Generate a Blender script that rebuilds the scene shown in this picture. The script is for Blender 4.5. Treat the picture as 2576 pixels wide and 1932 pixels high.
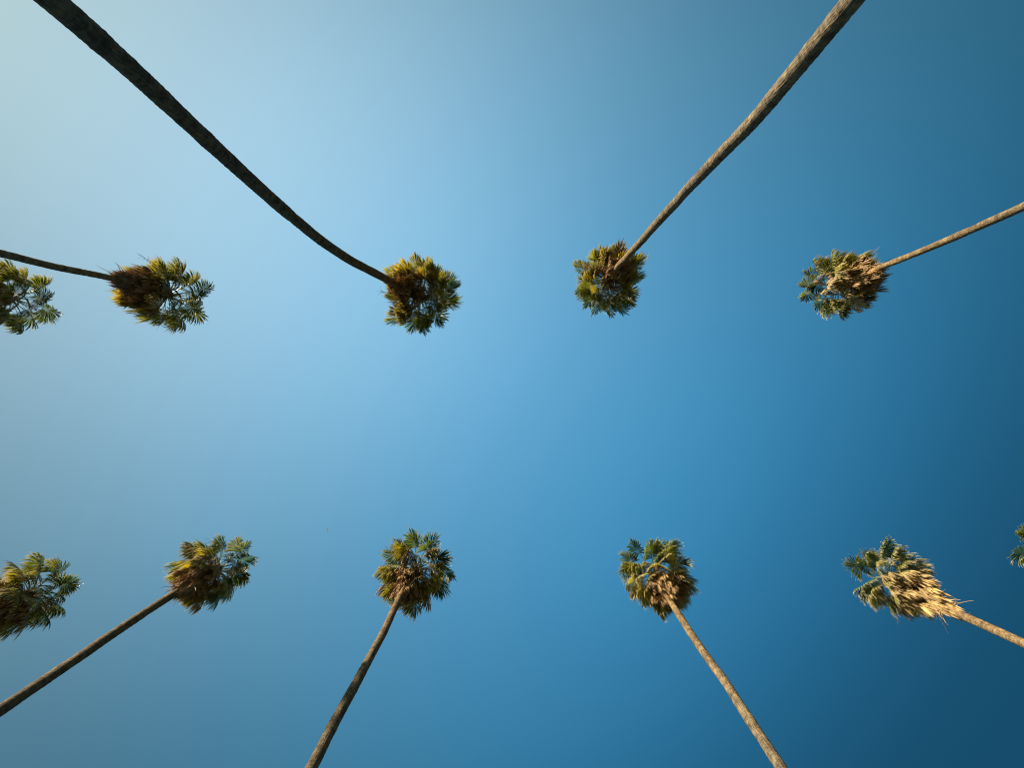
import bpy, math, random
import numpy as np

R = math.radians
scene = bpy.context.scene
for o in list(bpy.data.objects):
    bpy.data.objects.remove(o)

# ---------------------------------------------------------------- camera
EYE = 1.6
cam = bpy.data.cameras.new('camera')
cam.sensor_width = 36.0
cam.lens = 17.29
cam.clip_start = 0.05
cam.clip_end = 3000.0
co = bpy.data.objects.new('camera', cam)
scene.collection.objects.link(co)
co.location = (0, 0, EYE)
co.rotation_euler = (R(180), 0, 0)          # looking straight up; picture right = +X, picture down = +Y
scene.camera = co

# ---------------------------------------------------------------- sky, sun, exposure
SUN_EL = R(22.0)
SUN_AZ = R(216.0)           # towards the sun, in the XY plane
to_sun = (math.cos(SUN_AZ) * math.cos(SUN_EL), math.sin(SUN_AZ) * math.cos(SUN_EL), math.sin(SUN_EL))

world = bpy.data.worlds.new('World')
scene.world = world
world.use_nodes = True
wn = world.node_tree.nodes
wl = world.node_tree.links
wn.clear()
sky = wn.new('ShaderNodeTexSky')
sky.sky_type = 'NISHITA'
sky.sun_disc = False
sky.sun_elevation = SUN_EL
sky.sun_rotation = math.pi / 2 - SUN_AZ
sky.altitude = 60
sky.air_density = 1.4
sky.dust_density = 0.3
sky.ozone_density = 1.0
bg = wn.new('ShaderNodeBackground')
bg.inputs['Strength'].default_value = 0.12
wo = wn.new('ShaderNodeOutputWorld')
# the sky pales round the sun and deepens away from it; lens vignetting is painted in off the zenith
tcw = wn.new('ShaderNodeTexCoord')


def sky_ramp(vec, unit_deg, stops):
    dot = wn.new('ShaderNodeVectorMath')
    dot.operation = 'DOT_PRODUCT'
    dot.inputs[1].default_value = vec
    nrm = wn.new('ShaderNodeVectorMath')
    nrm.operation = 'NORMALIZE'
    wl.new(tcw.outputs['Generated'], nrm.inputs[0])
    wl.new(nrm.outputs[0], dot.inputs[0])
    ac = wn.new('ShaderNodeMath')
    ac.operation = 'ARCCOSINE'
    ac.use_clamp = False
    wl.new(dot.outputs['Value'], ac.inputs[0])
    sc = wn.new('ShaderNodeMath')
    sc.operation = 'MULTIPLY'
    sc.inputs[1].default_value = 180.0 / math.pi / unit_deg
    wl.new(ac.outputs[0], sc.inputs[0])
    rp = wn.new('ShaderNodeValToRGB')
    rp.color_ramp.interpolation = 'B_SPLINE'
    el = rp.color_ramp.elements
    while len(el) < len(stops):
        el.new(0.5)
    for e, (a, c) in zip(el, stops):
        e.position = a / unit_deg
        e.color = (c[0], c[1], c[2], 1)
    wl.new(sc.outputs[0], rp.inputs[0])
    return rp.outputs[0]


away = sky_ramp(to_sun, 180.0, [(0, (0.6632, 0.7972, 0.6499)),
                                (14, (0.7190, 0.8307, 0.6978)),
                                (25, (0.7664, 0.8042, 0.6590)),
                                (40, (0.6026, 0.6883, 0.5814)),
                                (55, (0.4209, 0.5999, 0.5475)),
                                (70, (0.2617, 0.5103, 0.5188)),
                                (85, (0.1680, 0.4925, 0.5532)),
                                (100, (0.0885, 0.3915, 0.4922)),
                                (116, (0.0263, 0.1590, 0.2218)),
                                (180, (0.0292, 0.1590, 0.2218))])
zen_vignette = sky_ramp((0, 0, 1), 90.0, [(z, (math.exp(-4.8 * (z / 100.0) ** 2),) * 3) for z in (0, 12, 24, 36, 46, 55)] + [(90, (math.exp(-4.8 * 0.55 ** 2),) * 3)])


def wmul(a, b):
    m = wn.new('ShaderNodeMix')
    m.data_type = 'RGBA'
    m.blend_type = 'MULTIPLY'
    m.inputs[0].default_value = 1.0
    wl.new(a, m.inputs[6])
    wl.new(b, m.inputs[7])
    return m.outputs[2]


gain = wn.new('ShaderNodeVectorMath')
gain.operation = 'SCALE'
gain.inputs['Scale'].default_value = 2.0
wl.new(wmul(wmul(sky.outputs[0], away), zen_vignette), gain.inputs[0])
wl.new(gain.outputs[0], bg.inputs['Color'])
wl.new(bg.outputs[0], wo.inputs['Surface'])

sun = bpy.data.lights.new('sun', 'SUN')
sun.energy = 5.0
sun.angle = R(0.53)
sun.color = (1.0, 0.84, 0.60)
so = bpy.data.objects.new('sun', sun)
scene.collection.objects.link(so)
so.location = (-40, -20, 40)
from mathutils import Vector
so.rotation_euler = Vector(to_sun).to_track_quat('Z', 'Y').to_euler()

scene.view_settings.view_transform = 'Standard'
scene.view_settings.look = 'None'
scene.view_settings.gamma = 1.0
scene.view_settings.exposure = 1.35
scene.view_settings.use_curve_mapping = False
scene.render.engine = 'CYCLES'
scene.cycles.filter_width = 1.1

# ---------------------------------------------------------------- helpers
C = scene.collection


def link(o, parent=None):
    C.objects.link(o)
    if parent is not None:
        o.parent = parent
    return o


def mesh_from(name, verts, faces, mat, uvs=None, smooth=False):
    me = bpy.data.meshes.new(name)
    me.from_pydata(verts, [], faces)
    if uvs is not None:
        lay = me.uv_layers.new(name='UVMap')
        idx = np.empty(len(me.loops), dtype=np.int32)
        me.loops.foreach_get('vertex_index', idx)
        lay.data.foreach_set('uv', np.asarray(uvs, dtype=np.float32)[idx].ravel())
    if smooth:
        me.polygons.foreach_set('use_smooth', [True] * len(me.polygons))
    if mat:
        me.materials.append(mat)
    return me


def new_mat(name):
    m = bpy.data.materials.new(name)
    m.use_nodes = True
    nt = m.node_tree
    nt.nodes.clear()
    out = nt.nodes.new('ShaderNodeOutputMaterial')
    return m, nt, nt.nodes, nt.links, out


def ramp(n, pts, interp='LINEAR'):
    r = n.new('ShaderNodeValToRGB')
    e = r.color_ramp.elements
    r.color_ramp.interpolation = interp
    while len(e) < len(pts):
        e.new(0.5)
    for el, (p, c) in zip(e, pts):
        el.position = p
        el.color = (c[0], c[1], c[2], 1)
    return r


def mixcol(n, l, fac, a, b, mode='MIX'):
    m = n.new('ShaderNodeMix')
    m.data_type = 'RGBA'
    m.blend_type = mode
    for sock, v in ((m.inputs[0], fac), (m.inputs[6], a), (m.inputs[7], b)):
        if hasattr(v, 'is_linked'):
            l.new(v, sock)
        elif isinstance(v, (int, float)):
            sock.default_value = v
        else:
            sock.default_value = (v[0], v[1], v[2], 1)
    return m.outputs[2]


# ---------------------------------------------------------------- materials
def leaf_material(name, base, tip, trans_gain, trans_mix, rough, tip_from):
    m, nt, n, l, out = new_mat(name)
    info = n.new('ShaderNodeObjectInfo')
    uv = n.new('ShaderNodeUVMap')
    sep = n.new('ShaderNodeSeparateXYZ')
    l.new(uv.outputs[0], sep.inputs[0])
    # frond tint comes from the object colour (age of the frond); segments vary a little
    seg = ramp(n, [(0.0, (0.72, 0.72, 0.72)), (1.0, (1.3, 1.3, 1.3))])
    l.new(sep.outputs[1], seg.inputs[0])
    c1 = mixcol(n, l, 1.0, info.outputs['Color'], seg.outputs[0], 'MULTIPLY')
    geo = n.new('ShaderNodeNewGeometry')
    nz = n.new('ShaderNodeTexNoise')
    nz.inputs['Scale'].default_value = 5.0
    nz.inputs['Detail'].default_value = 3.0
    l.new(geo.outputs['Position'], nz.inputs['Vector'])
    # dry, straw-coloured segment ends
    ad = n.new('ShaderNodeMath')
    ad.operation = 'MULTIPLY_ADD'
    l.new(nz.outputs[0], ad.inputs[0])
    ad.inputs[1].default_value = 0.7
    l.new(sep.outputs[0], ad.inputs[2])
    tr = ramp(n, [(tip_from, (0, 0, 0)), (min(1.0, tip_from + 0.22), (1, 1, 1))])
    sc = n.new('ShaderNodeMath')
    sc.operation = 'MULTIPLY'
    sc.inputs[1].default_value = 1 / 1.5
    l.new(ad.outputs[0], sc.inputs[0])
    l.new(sc.outputs[0], tr.inputs[0])
    c2 = mixcol(n, l, tr.outputs[0], c1, tip)
    bs = n.new('ShaderNodeBsdfPrincipled')
    l.new(c2, bs.inputs['Base Color'])
    bs.inputs['Roughness'].default_value = rough
    bs.inputs['Specular IOR Level'].default_value = 0.5
    tl = n.new('ShaderNodeBsdfTranslucent')
    c3 = mixcol(n, l, 1.0, c1, trans_gain, 'MULTIPLY')
    c3 = mixcol(n, l, tr.outputs[0], c3, tip)
    l.new(c3, tl.inputs['Color'])
    mx = n.new('ShaderNodeMixShader')
    mx.inputs[0].default_value = trans_mix
    l.new(bs.outputs[0], mx.inputs[1])
    l.new(tl.outputs[0], mx.inputs[2])
    l.new(mx.outputs[0], out.inputs['Surface'])
    return m


M_GREEN = leaf_material('green_frond', None, (0.60, 0.49, 0.31), (3.4, 2.7, 0.7), 0.26, 0.40, 0.68)
M_DEAD = leaf_material('dead_frond', None, (0.42, 0.28, 0.135), (1.3, 1.0, 0.7), 0.07, 0.62, 0.66)


def bark_material():
    m, nt, n, l, out = new_mat('palm_bark')
    tc = n.new('ShaderNodeTexCoord')
    uv = n.new('ShaderNodeUVMap')
    sep = n.new('ShaderNodeSeparateXYZ')
    l.new(uv.outputs[0], sep.inputs[0])
    info = n.new('ShaderNodeObjectInfo')
    # large blotches
    n1 = n.new('ShaderNodeTexNoise')
    n1.inputs['Scale'].default_value = 4.5
    n1.inputs['Detail'].default_value = 6
    n1.inputs['Roughness'].default_value = 0.62
    l.new(tc.outputs['Object'], n1.inputs['Vector'])
    r1 = ramp(n, [(0.32, (0.060, 0.046, 0.030)), (0.50, (0.130, 0.101, 0.064)), (0.70, (0.205, 0.162, 0.101))])
    l.new(n1.outputs[0], r1.inputs[0])
    # vertical fissures
    mp = n.new('ShaderNodeMapping')
    mp.inputs['Scale'].default_value = (38, 38, 5.0)
    l.new(tc.outputs['Object'], mp.inputs[0])
    n2 = n.new('ShaderNodeTexNoise')
    n2.inputs['Scale'].default_value = 1.0
    n2.inputs['Detail'].default_value = 5
    l.new(mp.outputs[0], n2.inputs['Vector'])
    r2 = ramp(n, [(0.34, (0.50, 0.48, 0.46)), (0.52, (1.0, 1.0, 1.0)), (0.75, (1.35, 1.32, 1.25))])
    l.new(n2.outputs[0], r2.inputs[0])
    c = mixcol(n, l, 1.0, r1.outputs[0], r2.outputs[0], 'MULTIPLY')
    # leaf-scar rings, closer to horizontal
    mp3 = n.new('ShaderNodeMapping')
    mp3.inputs['Scale'].default_value = (2.5, 2.5, 16.0)
    l.new(tc.outputs['Object'], mp3.inputs[0])
    n3 = n.new('ShaderNodeTexNoise')
    n3.inputs['Scale'].default_value = 1.0
    n3.inputs['Detail'].default_value = 4
    l.new(mp3.outputs[0], n3.inputs['Vector'])
    r3 = ramp(n, [(0.34, (0.58, 0.55, 0.52)), (0.50, (1, 1, 1)), (0.70, (1.25, 1.22, 1.12))])
    l.new(n3.outputs[0], r3.inputs[0])
    c = mixcol(n, l, 0.8, c, r3.outputs[0], 'MULTIPLY')
    # younger bark towards the top is tawnier
    yr = ramp(n, [(0.55, (0.92, 0.95, 1.0)), (0.95, (1.38, 1.18, 0.92))])
    l.new(sep.outputs[1], yr.inputs[0])
    c = mixcol(n, l, 1.0, c, yr.outputs[0], 'MULTIPLY')
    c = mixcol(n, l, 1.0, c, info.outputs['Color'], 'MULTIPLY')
    bs = n.new('ShaderNodeBsdfPrincipled')
    l.new(c, bs.inputs['Base Color'])
    bs.inputs['Roughness'].default_value = 0.9
    bs.inputs['Specular IOR Level'].default_value = 0.2
    ad = n.new('ShaderNodeMath')
    ad.operation = 'ADD'
    l.new(n2.outputs[0], ad.inputs[0])
    l.new(n3.outputs[0], ad.inputs[1])
    bp = n.new('ShaderNodeBump')
    bp.inputs['Strength'].default_value = 0.9
    bp.inputs['Distance'].default_value = 0.03
    l.new(ad.outputs[0], bp.inputs['Height'])
    l.new(bp.outputs[0], bs.inputs['Normal'])
    l.new(bs.outputs[0], out.inputs['Surface'])
    return m


M_BARK = bark_material()


def plain(name, c0, c1, scale, rough=0.85, bump=0.0):
    m, nt, n, l, out = new_mat(name)
    tc = n.new('ShaderNodeTexCoord')
    nz = n.new('ShaderNodeTexNoise')
    nz.inputs['Scale'].default_value = scale
    nz.inputs['Detail'].default_value = 6
    l.new(tc.outputs['Object'], nz.inputs['Vector'])
    r = ramp(n, [(0.3, c0), (0.7, c1)])
    l.new(nz.outputs[0], r.inputs[0])
    bs = n.new('ShaderNodeBsdfPrincipled')
    bs.inputs['Roughness'].default_value = rough
    l.new(r.outputs[0], bs.inputs['Base Color'])
    if bump:
        b = n.new('ShaderNodeBump')
        b.inputs['Strength'].default_value = bump
        b.inputs['Distance'].default_value = 0.01
        l.new(nz.outputs[0], b.inputs['Height'])
        l.new(b.outputs[0], bs.inputs['Normal'])
    l.new(bs.outputs[0], out.inputs['Surface'])
    return m


M_GROUND = plain('dry_ground', (0.04, 0.045, 0.022), (0.08, 0.075, 0.04), 0.6)
M_GRASS = plain('grass_strip', (0.04, 0.06, 0.02), (0.08, 0.10, 0.035), 3.0)
M_ROAD = plain('asphalt', (0.04, 0.04, 0.042), (0.062, 0.06, 0.058), 6.0, 0.9, 0.4)
M_KERB = plain('kerb_concrete', (0.26, 0.25, 0.23), (0.36, 0.34, 0.31), 5.0)
M_PAVE = plain('pavement_concrete', (0.20, 0.19, 0.175), (0.28, 0.265, 0.24), 2.0)
M_BOOT = plain('fibrous_leaf_bases', (0.05, 0.032, 0.016), (0.16, 0.105, 0.052), 14.0, 0.95, 0.8)
M_STALK = plain('flower_stalk', (0.14, 0.09, 0.04), (0.24, 0.17, 0.085), 8.0, 0.8)
M_BIRD = plain('feathers', (0.62, 0.62, 0.62), (0.75, 0.75, 0.74), 3.0, 0.7)

# ---------------------------------------------------------------- the street below the palms


def sheet(name, x0, x1, y0, y1, z, mat, thick=0.0):
    if thick:
        v = [(x, y, zz) for zz in (z - thick, z) for x, y in ((x0, y0), (x1, y0), (x1, y1), (x0, y1))]
        f = [(4, 5, 6, 7), (3, 2, 1, 0), (0, 1, 5, 4), (1, 2, 6, 5), (2, 3, 7, 6), (3, 0, 4, 7)]
    else:
        v = [(x0, y0, z), (x1, y0, z), (x1, y1, z), (x0, y1, z)]
        f = [(0, 1, 2, 3)]
    o = link(bpy.data.objects.new(name, mesh_from(name, v, f, mat)))
    o['kind'] = 'structure'
    return o


sheet('ground', -1500, 1500, -1500, 1500, -0.02, M_GROUND)
sheet('road', -400, 400, -2.75, 6.95, -0.012, M_ROAD)
for y0, y1, g0, g1, p0, p1 in ((-2.9, -2.75, -7.6, -2.9, -9.4, -7.6), (6.95, 7.1, 7.1, 11.6, 11.6, 13.4)):
    sheet('kerb', -400, 400, y0, y1, 0.12, M_KERB, 0.14)
    sheet('grass_strip', -400, 400, g0, g1, 0.10, M_GRASS, 0.12)
    sheet('pavement', -400, 400, p0, p1, 0.116, M_PAVE, 0.13)

# ---------------------------------------------------------------- palms


def unit(v):
    return v / np.maximum(np.linalg.norm(v, axis=-1, keepdims=True), 1e-9)


DOWN = np.array([0.0, 0.0, -1.0])


def frond_mesh(rng, root, az, el, Lp, Rb, bend, nseg, spread, fold, droop, rough, wp, mat, name):
    """One fan frond: a tapering petiole that sags, then a folded fan of pleated segments whose ends hang."""
    d = np.array([math.cos(el) * math.cos(az), math.cos(el) * math.sin(az), math.sin(el)])
    s = np.array([-math.sin(az), math.cos(az), 0.0])
    tw = rng.normal(0, 0.22)
    p = root.copy()
    K = 7
    V, F, UV = [], [], []
    sway = s * rng.normal(0, 0.05)
    for k in range(K):
        n = np.cross(d, s)
        w = wp * (1.0 - 0.55 * k / (K - 1))
        V += [p - s * w, p - n * w * 0.9, p + s * w]
        UV += [(0.0, 0.9)] * 3
        if k:
            a = 3 * (k - 1)
            F += [(a, a + 1, a + 4, a + 3), (a + 1, a + 2, a + 5, a + 4), (a + 2, a, a + 3, a + 5)]
        if k < K - 1:
            p = p + d * Lp / (K - 1)
            d = unit(d + DOWN * bend / (K - 1) + sway)
    s = unit(np.cross(np.cross(d, s), d))
    n = np.cross(d, s)
    s, n = s * math.cos(tw) + n * math.sin(tw), n * math.cos(tw) - s * math.sin(tw)
    i = np.linspace(-1, 1, nseg)
    al = i * spread + rng.normal(0, 0.02 + 0.05 * rough, nseg)
    ca, sa = np.cos(al)[:, None], np.sin(al)[:, None]
    g = fold * (0.75 + 0.25 * np.abs(i))[:, None]
    side = np.sign(i)[:, None]
    e = unit(ca * d + sa * np.cos(g) * s - np.abs(sa) * np.sin(g) * n)
    ni = n * np.cos(g) + side * s * np.sin(g)
    costa = 0.34 * Rb * (1 - np.abs(i)[:, None]) ** 1.2
    o = p + d * costa + DOWN * (costa ** 2) * 0.25
    L = Rb * (0.80 + 0.20 * np.cos(al * 0.8))[:, None] * rng.uniform(0.84, 1.08, nseg)[:, None] - costa * 0.55
    T = [0.0, 0.2, 0.42, 0.6, 0.76, 0.89, 1.0]
    WW = [0.16, 0.56, 1.05, 1.22, 0.80, 0.36, 0.10]
    dal = 2 * spread / (nseg - 1)
    Wm = 0.46 * L * dal * 0.62
    base = len(V)
    pos = o
    per = 3 * len(T)
    arr = np.zeros((nseg, len(T), 3, 3))
    dr = droop * rng.uniform(0.7, 1.35, nseg)[:, None]
    for k, t in enumerate(T):
        wv = unit(np.cross(ni, e))
        nn = unit(np.cross(e, wv))
        wk = Wm * WW[k]
        arr[:, k, 0] = pos - wv * wk
        arr[:, k, 1] = pos + nn * wk * 0.55
        arr[:, k, 2] = pos + wv * wk
        if k < len(T) - 1:
            dt = T[k + 1] - t
            tm = (T[k + 1] + t) / 2
            e = unit(e + DOWN * dr * dt * (0.25 + 3.0 * tm ** 2.2)
                     + rng.normal(0, 1, (nseg, 3)) * (0.05 + 0.28 * rough) * dt * 3.0 * (0.3 + tm))
            pos = pos + e * L * dt
    V = np.concatenate([np.array(V), arr.reshape(-1, 3)])
    sr = rng.uniform(0, 1, nseg)
    for q in range(nseg):
        b = base + q * per
        for k in range(len(T)):
            UV += [(T[k], sr[q])] * 3
            if k:
                c = b + 3 * k
                F.append((c - 3, c - 2, c + 1, c))
                F.append((c - 2, c - 1, c + 2, c + 1))
    return mesh_from(name, V.tolist(), F, mat, UV)


def smooth_path(ctrl, step):
    """Catmull-Rom through the control points, resampled by height."""
    c = np.array(ctrl, float)
    z = c[:, 2]
    zs = np.arange(z[0], z[-1] + 1e-6, step)
    out = np.zeros((len(zs), 3))
    out[:, 2] = zs
    for ax in (0, 1):
        m = np.gradient(c[:, ax], z)
        j = np.clip(np.searchsorted(z, zs) - 1, 0, len(z) - 2)
        h = z[j + 1] - z[j]
        t = (zs - z[j]) / h
        out[:, ax] = ((2 * t**3 - 3 * t**2 + 1) * c[j, ax] + (t**3 - 2 * t**2 + t) * h * m[j]
                      + (-2 * t**3 + 3 * t**2) * c[j + 1, ax] + (t**3 - t**2) * h * m[j + 1])
    return out


def noise1(rng, n, period):
    k = max(2, int(n / period) + 3)
    v = rng.normal(0, 1, k)
    x = np.linspace(0, k - 2, n)
    j = x.astype(int)
    t = x - j
    t = t * t * (3 - 2 * t)
    return v[j] * (1 - t) + v[j + 1] * t


def trunk_mesh(rng, path, d0, d1, nrad, top):
    n = len(path)
    z = path[:, 2]
    step = z[1] - z[0]
    u = z / top
    rad = 0.5 * (d0 + (d1 - d0) * np.clip(u, 0, 1) ** 0.8)
    rad = rad + 0.22 * d0 * np.exp(-z / 0.7)
    rad = rad * (1 + 0.020 * noise1(rng, n, 0.45 / step) + 0.012 * noise1(rng, n, 0.16 / step))
    ring = np.cumsum(rng.uniform(0.6, 1.4, n) * step / 0.13)
    rad = rad + 0.009 * ((ring % 1.0) - 0.5)
    path = path.copy()
    path[:, 0] += 0.004 * noise1(rng, n, 0.9 / step) * np.clip(z, 0, 1)
    path[:, 1] += 0.004 * noise1(rng, n, 0.9 / step) * np.clip(z, 0, 1)
    th = np.linspace(0, 2 * math.pi, nrad, endpoint=False)
    ang = np.zeros((n, nrad))
    for h in (2, 3, 5):
        ang += np.cos(h * th[None, :] + noise1(rng, n, 1.2 / step)[:, None] * 2.0) * 0.012
    ang += rng.normal(0, 0.010, (n, nrad))
    rr = rad[:, None] * (1 + ang)
    V = np.zeros((n, nrad, 3))
    V[:, :, 0] = path[:, 0:1] + rr * np.cos(th)
    V[:, :, 1] = path[:, 1:2] + rr * np.sin(th)
    V[:, :, 2] = z[:, None]
    uv = np.zeros((n, nrad, 2))
    uv[:, :, 0] = th / (2 * math.pi)
    uv[:, :, 1] = u[:, None]
    a = np.arange(n - 1)[:, None] * nrad
    b = np.arange(nrad)[None, :]
    b2 = (b + 1) % nrad
    F = np.stack([a + b, a + b2, a + nrad + b2, a + nrad + b], -1).reshape(-1, 4)
    return mesh_from('trunk', V.reshape(-1, 3).tolist(), F.tolist(), M_BARK, uv.reshape(-1, 2), smooth=True)


def strips_mesh(rng, roots, dirs, L, w, mat, name, bend, rough):
    """Loose hanging straw: many narrow tapering strips."""
    V, F, UV = [], [], []
    for r0, d0 in zip(roots, dirs):
        p, d = r0.copy(), d0.copy()
        ln = L * rng.uniform(0.45, 1.1)
        sd = unit(np.cross(d, rng.normal(0, 1, 3)))
        b = len(V)
        for k in range(5):
            ww = w * (1, 0.9, 0.7, 0.45, 0.1)[k]
            V += [p - sd * ww, p + sd * ww]
            UV += [(k / 4, rng.uniform())] * 2
            p = p + d * ln / 4
            d = unit(d + DOWN * bend + rng.normal(0, rough, 3))
        for k in range(4):
            c = b + 2 * k
            F.append((c, c + 1, c + 3, c + 2))
    return mesh_from(name, [tuple(v) for v in V], F, mat, UV)


def crown_bulb(rng, path_top, axis_at, top_z, length, r0, r1):
    """Swollen head of old leaf bases round the growing point, ridged all over."""
    n, nr = 26, 20
    V, F = [], []
    for k in range(n):
        t = k / (n - 1)
        z = top_z + 0.22 - length * (1 - t)
        c = axis_at(min(z, path_top))
        prof = r0 + (r1 - r0) * math.sin(min(1.0, t / 0.8) * math.pi / 2) if t < 0.8 else r1 * math.sqrt(max(0.0, 1 - ((t - 0.8) / 0.2) ** 2)) + 0.01
        for j in range(nr):
            th = 2 * math.pi * (j + 0.5 * (k % 2)) / nr
            r = prof * (1 + rng.normal(0, 0.10))
            V.append((c[0] + r * math.cos(th), c[1] + r * math.sin(th), z))
    for k in range(n - 1):
        for j in range(nr):
            F.append((k * nr + j, k * nr + (j + 1) % nr, (k + 1) * nr + (j + 1) % nr, (k + 1) * nr + j))
    F.append(tuple(range((n - 1) * nr, n * nr)))
    return mesh_from('crown', V, F, M_BOOT)


def stalk_mesh(rng, root, az, el, L, bend):
    d = np.array([math.cos(el) * math.cos(az), math.cos(el) * math.sin(az), math.sin(el)])
    p = root.copy()
    V, F = [], []
    K = 12

    def add(p, q, w0, w1, d):
        s = unit(np.cross(d, np.array([0.31, 0.22, 0.92])))
        t = np.cross(d, s)
        b = len(V)
        for c, w in ((p, w0), (q, w1)):
            for a in range(3):
                an = a * 2.094
                V.append(tuple(c + s * math.cos(an) * w + t * math.sin(an) * w))
        for a in range(3):
            F.append((b + a, b + (a + 1) % 3, b + 3 + (a + 1) % 3, b + 3 + a))
    for k in range(K):
        q = p + d * L / K
        add(p, q, 0.017 * (1 - 0.06 * k), 0.017 * (1 - 0.06 * (k + 1)), d)
        if k >= 4:
            for _ in range(3):
                e = unit(d + rng.normal(0, 0.7, 3) + DOWN * 0.5)
                m = q + e * 0.16
                add(q, m, 0.007, 0.005, e)
                e2 = unit(e + DOWN * 0.7 + rng.normal(0, 0.2, 3))
                add(m, m + e2 * rng.uniform(0.12, 0.28), 0.005, 0.002, e2)
        p = q
        d = unit(d + DOWN * bend / K * (0.4 + 1.3 * k / K) + rng.normal(0, 0.03, 3))
    return mesh_from('flower_stalk', V, F, M_STALK)


def palm(label, ctrl, d0, d1, seed, n_green, n_dead, skirt, nrad=20, step=0.08, size=0.92, bark=(1, 1, 1), dying=0.22,
         el_hi=74, el_lo=-48, straw=(1, 1, 1), stalks=4):
    rng = np.random.default_rng(seed)
    base = np.array(ctrl[0], float)
    heart = np.array(ctrl[-1], float)
    root = link(bpy.data.objects.new('palm_tree', None))
    root.location = base
    root.empty_display_size = 0.5
    root['label'] = label
    root['category'] = 'palm tree'
    root['group'] = 'tall fan palms lining the street in two rows'

    def part(name, me, parent, col=None):
        o = bpy.data.objects.new(name, me)
        link(o, parent)
        if parent is root:
            o.matrix_parent_inverse.identity()
            o.location = -base           # meshes are laid out in street coordinates
        if col is not None:
            o.color = (col[0], col[1], col[2], 1)
        return o

    path = smooth_path(ctrl, step)
    pz = path[:, 2]

    def axis_at(z):
        j = int(np.clip(round((z - pz[0]) / step), 0, len(pz) - 1))
        return path[j]

    tk = path[pz <= heart[2] - 0.35]
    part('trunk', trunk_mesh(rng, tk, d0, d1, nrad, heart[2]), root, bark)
    crown = part('crown', crown_bulb(rng, pz[-1], axis_at, heart[2], 1.7, d1 * 0.54, d1 * 0.88), root)

    # live fronds, in a golden-angle spiral from the upright spear leaves down to the sagging old ones
    a0 = rng.uniform(0, 6.28)
    for k in range(n_green):
        t = (k + 0.5) / n_green
        el = R(el_hi + (el_lo - el_hi) * t ** 0.85 + rng.normal(0, 6))
        if t < 0.06:
            el = R(rng.uniform(80, 88))
        az = a0 + k * 2.39996 + rng.normal(0, 0.13)
        zr = heart[2] + 0.10 - 0.42 * t
        rt = axis_at(zr).copy()
        rt[2] = zr
        rt = rt + np.array([math.cos(az), math.sin(az), 0]) * d1 * 0.45
        yng = 0.5 if t < 0.06 else 1.0
        Lp = size * yng * rng.uniform(0.74, 1.28)
        Rb = size * yng * rng.uniform(0.88, 1.10)
        old_frond = t > 0.45 and rng.uniform() < dying      # withered but still up in the crown
        me = frond_mesh(rng, rt, az, el, Lp, Rb, 0.22 + 0.30 * max(0.0, math.cos(el)) + 0.15 * t, 46,
                        R(rng.uniform(96, 124)) if t > 0.06 else R(26), R(rng.uniform(18, 46)) + (0.3 if old_frond else 0.0),
                        rng.uniform(0.9, 2.4) + (0.7 if old_frond else 0.0), 0.3 if old_frond else 0.14, 0.026,
                        M_DEAD if old_frond else M_GREEN, 'frond')
        age = min(1.0, max(0.0, t ** 1.4 * 0.95 + rng.normal(0, 0.2)))
        g0, g1 = np.array((0.028, 0.060, 0.014)), np.array((0.215, 0.205, 0.036))
        col = (g0 + (g1 - g0) * age) * rng.uniform(0.8, 1.2)
        if old_frond:
            col = np.array((0.31, 0.24, 0.10)) * rng.uniform(0.7, 1.15)
        part('frond', me, crown, col)
    for k in range(stalks):
        az = rng.uniform(0, 6.28)
        rt = axis_at(heart[2] - 0.3) + np.array([math.cos(az), math.sin(az), 0]) * d1 * 0.4
        part('flower_stalk', stalk_mesh(rng, rt, az, R(rng.uniform(5, 45)), size * rng.uniform(1.5, 2.1), rng.uniform(1.6, 2.8)), crown)

    # the skirt of dead fronds hanging round the trunk
    roots, dirs = [], []
    for k in range(160):
        t = rng.uniform()
        zr = heart[2] - 0.25 - (skirt - 0.9) * t
        az = rng.uniform(0, 6.28)
        c = axis_at(zr).copy()
        c[2] = zr
        roots.append(c + np.array([math.cos(az), math.sin(az), 0]) * d1 * 0.5)
        dirs.append(unit(np.array([math.cos(az) * 0.7, math.sin(az) * 0.7, rng.uniform(-0.9, 0.1)])))
    sk = part('skirt', strips_mesh(rng, roots, dirs, 0.9, 0.02, M_DEAD, 'skirt', 0.35, 0.12), root,
              (0.22 * straw[0], 0.13 * straw[1], 0.054 * straw[2]))
    for k in range(n_dead):
        t = (k + rng.uniform()) / n_dead
        zr = heart[2] - 0.30 - max(0.15, skirt - 1.75) * t
        az = a0 + k * 2.39996 + rng.normal(0, 0.2)
        c = axis_at(zr).copy()
        c[2] = zr
        rt = c + np.array([math.cos(az), math.sin(az), 0]) * d1 * 0.45
        el = R(2 - 78 * t ** 0.7 + rng.normal(0, 10))
        me = frond_mesh(rng, rt, az, el, size * rng.uniform(0.75, 1.05) * (1 - 0.35 * t), size * rng.uniform(0.80, 1.05),
                        1.15 + 0.9 * t + 0.4 * rng.uniform(), 28, R(rng.uniform(60, 88) - 30 * t), R(rng.uniform(52, 74) + 6 * t),
                        rng.uniform(1.5, 2.6) + 1.0 * t, 0.65 - 0.25 * t, 0.022, M_DEAD, 'dead_frond')
        col = np.array((0.30, 0.185, 0.076)) * np.array(straw) * rng.uniform(0.6, 1.3)
        part('dead_frond', me, sk, col)
    return root


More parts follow.
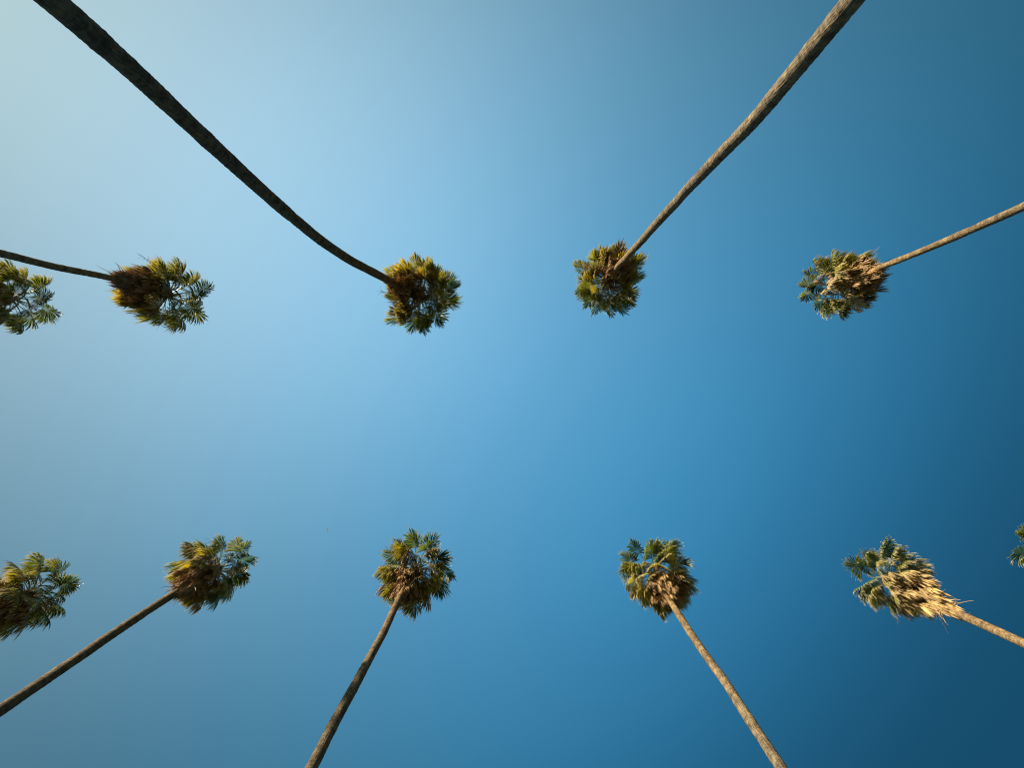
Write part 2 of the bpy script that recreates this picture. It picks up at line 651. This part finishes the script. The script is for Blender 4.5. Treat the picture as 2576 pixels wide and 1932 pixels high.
PALMS = [
    # label, trunk control points (metres), base and top diameter, seed, fronds ...
    dict(label='upper row palm cut off by the left edge, half of its crown showing',
         ctrl=[(-24.9, -4.6, 0.1), (-24.6, -4.4, 12), (-24.5, -4.25, 20), (-24.45, -4.23, 25.6)],
         d0=0.34, d1=0.27, seed=11, size=0.97, n_green=62, n_dead=40, skirt=2.4),
    dict(label='upper row palm with a long brown skirt and a thin trunk leaving the left edge',
         ctrl=[(-16.7, -4.0, 0.1), (-16.75, -4.2, 10), (-16.76, -4.28, 17.7), (-16.76, -4.30, 19.5), (-16.72, -4.41, 21.8), (-16.74, -4.35, 25.6)],
         d0=0.30, d1=0.235, seed=22, size=0.95, n_green=60, n_dead=46, skirt=3.6, straw=(0.75, 0.66, 0.66)),
    dict(label='palm with the thickest dark trunk, bending in from the upper left corner',
         ctrl=[(-6.3, -5.3, 0.1), (-6.65, -5.56, 8.7), (-6.75, -5.62, 9.8), (-6.87, -5.54, 12.2), (-6.84, -5.35, 14.4), (-6.70, -5.07, 17.1), (-6.34, -4.82, 20.1), (-5.36, -4.52, 23.1), (-4.42, -4.23, 25.6)],
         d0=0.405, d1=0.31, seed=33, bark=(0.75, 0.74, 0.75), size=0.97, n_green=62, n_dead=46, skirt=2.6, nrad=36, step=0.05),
    dict(label='palm whose trunk runs in from the top right, half sunlit and half dark',
         ctrl=[(4.5, -5.2, 0.1), (4.57, -5.16, 8.2), (4.65, -5.08, 11.1), (4.63, -5.11, 13.0), (4.62, -5.12, 15.7), (4.62, -5.11, 20.1), (4.60, -5.12, 22.7), (4.68, -5.06, 25.6)],
         d0=0.295, d1=0.235, seed=44, dying=0.3, n_green=64, n_dead=48, skirt=2.5, nrad=32, step=0.05),
    dict(label='upper row palm nearest the right edge, its pale trunk slanting up to that edge',
         ctrl=[(15.4, -5.9, 0.1), (15.6, -5.65, 10), (15.7, -5.45, 16.7), (15.8, -5.19, 19.7), (15.85, -5.02, 22.7), (15.91, -4.81, 25.6)],
         d0=0.29, d1=0.235, seed=55, size=0.9, dying=0.45, n_green=62, n_dead=44, skirt=3.0),
    dict(label='palm crown with dark brown skirt cut by the left edge in the lower row',
         ctrl=[(-23.7, 10.4, 0.1), (-23.6, 10.3, 12), (-23.45, 10.25, 20), (-23.45, 10.25, 25.6)],
         d0=0.36, d1=0.28, seed=66, size=0.93, n_green=64, n_dead=50, skirt=3.8, straw=(0.7, 0.62, 0.6)),
    dict(label='lower row palm with a dark brown trunk slanting down to the left edge',
         ctrl=[(-14.2, 9.3, 0.1), (-14.3, 9.2, 9), (-14.34, 9.15, 15.4), (-14.4, 9.07, 18.4), (-14.46, 8.98, 22.7), (-14.42, 9.04, 25.6)],
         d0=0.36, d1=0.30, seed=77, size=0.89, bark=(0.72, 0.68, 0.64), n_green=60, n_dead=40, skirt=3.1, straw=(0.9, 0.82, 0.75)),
    dict(label='lower row palm left of centre, its trunk running down left to the bottom edge',
         ctrl=[(-4.6, 8.95, 0.1), (-4.64, 8.89, 13.0), (-4.65, 8.88, 14.2), (-4.63, 8.90, 16.5), (-4.61, 8.92, 19.0), (-4.67, 8.88, 22.5), (-4.60, 8.98, 25.3)],
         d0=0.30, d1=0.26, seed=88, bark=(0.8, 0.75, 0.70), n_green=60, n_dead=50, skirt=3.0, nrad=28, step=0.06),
    dict(label='lower row palm right of centre, its fully sunlit tan trunk running down to the right',
         ctrl=[(6.5, 9.5, 0.1), (6.58, 9.39, 13.7), (6.62, 9.36, 15.5), (6.66, 9.33, 17.0), (6.66, 9.33, 19.0), (6.74, 9.27, 22.1), (6.91, 9.22, 25.3)],
         d0=0.30, d1=0.255, seed=99, dying=0.2, n_green=62, n_dead=46, skirt=3.0, nrad=28, step=0.06),
    dict(label='lower right palm with the longest pale straw skirt tapering onto its trunk',
         ctrl=[(18.6, 9.2, 0.1), (18.55, 9.3, 12), (18.51, 9.40, 19.4), (18.49, 9.45, 20.8), (18.45, 9.53, 22.2), (18.47, 9.49, 25.6)],
         d0=0.37, d1=0.32, seed=110, size=0.87, dying=0.6, n_green=58, n_dead=60, skirt=4.0, straw=(1.25, 1.40, 1.30)),
    dict(label='palm almost wholly beyond the right edge, only a few frond tips showing',
         ctrl=[(26.6, 7.8, 0.1), (26.7, 7.9, 12), (26.75, 7.9, 20), (26.75, 7.9, 25.6)],
         d0=0.33, d1=0.27, seed=121, n_green=58, n_dead=20, skirt=2.4),
]
for p in PALMS:
    palm(**p)

# ---------------------------------------------------------------- a bird far overhead


def bird():
    n, m = 9, 8
    V, F = [], []
    for k in range(n):                       # body, beak to tail
        t = k / (n - 1)
        r = 0.075 * math.sin(math.pi * min(1.0, t * 1.02 + 0.03)) ** 0.8 + 0.004
        for j in range(m):
            a = 2 * math.pi * j / m
            V.append((0.28 - 0.56 * t, r * math.cos(a), 0.8 * r * math.sin(a)))
    for k in range(n - 1):
        for j in range(m):
            F.append((k * m + j, k * m + (j + 1) % m, (k + 1) * m + (j + 1) % m, (k + 1) * m + j))
    F.append(tuple(range(m)))
    F.append(tuple(range((n - 1) * m, n * m)))
    prof = [(0.04, 0.15, -0.10, 0.0), (0.25, 0.17, -0.07, 0.09), (0.45, 0.10, -0.06, 0.11), (0.68, -0.06, -0.12, 0.04)]
    for sgn in (-1, 1):
        b = len(V)
        for y, xf, xb, z in prof:
            V += [(xf, sgn * y, z + 0.012), (xb, sgn * y, z + 0.006), (xb, sgn * y, z), (xf, sgn * y, z)]
        for k in range(3):
            for a in range(4):
                F.append((b + 4 * k + a, b + 4 * k + (a + 1) % 4, b + 4 * k + 4 + (a + 1) % 4, b + 4 * k + 4 + a))
        F.append((b + 12, b + 13, b + 14, b + 15))
    b = len(V)
    V += [(-0.22, -0.03, 0.01), (-0.22, 0.03, 0.01), (-0.40, 0.09, 0.01), (-0.40, -0.09, 0.01),
          (-0.22, -0.03, 0.0), (-0.22, 0.03, 0.0), (-0.40, 0.09, 0.0), (-0.40, -0.09, 0.0)]
    F += [(b, b + 1, b + 2, b + 3), (b + 7, b + 6, b + 5, b + 4), (b, b + 4, b + 5, b + 1), (b + 1, b + 5, b + 6, b + 2),
          (b + 2, b + 6, b + 7, b + 3), (b + 3, b + 7, b + 4, b)]
    o = link(bpy.data.objects.new('bird', mesh_from('bird', V, F, M_BIRD)))
    o.location = (-64.0, 50.4, 170 + EYE)
    o.rotation_euler = (R(12), 0, R(140))
    o['label'] = 'tiny pale bird high in the sky, between the left palms of both rows'
    o['category'] = 'bird'


bird()
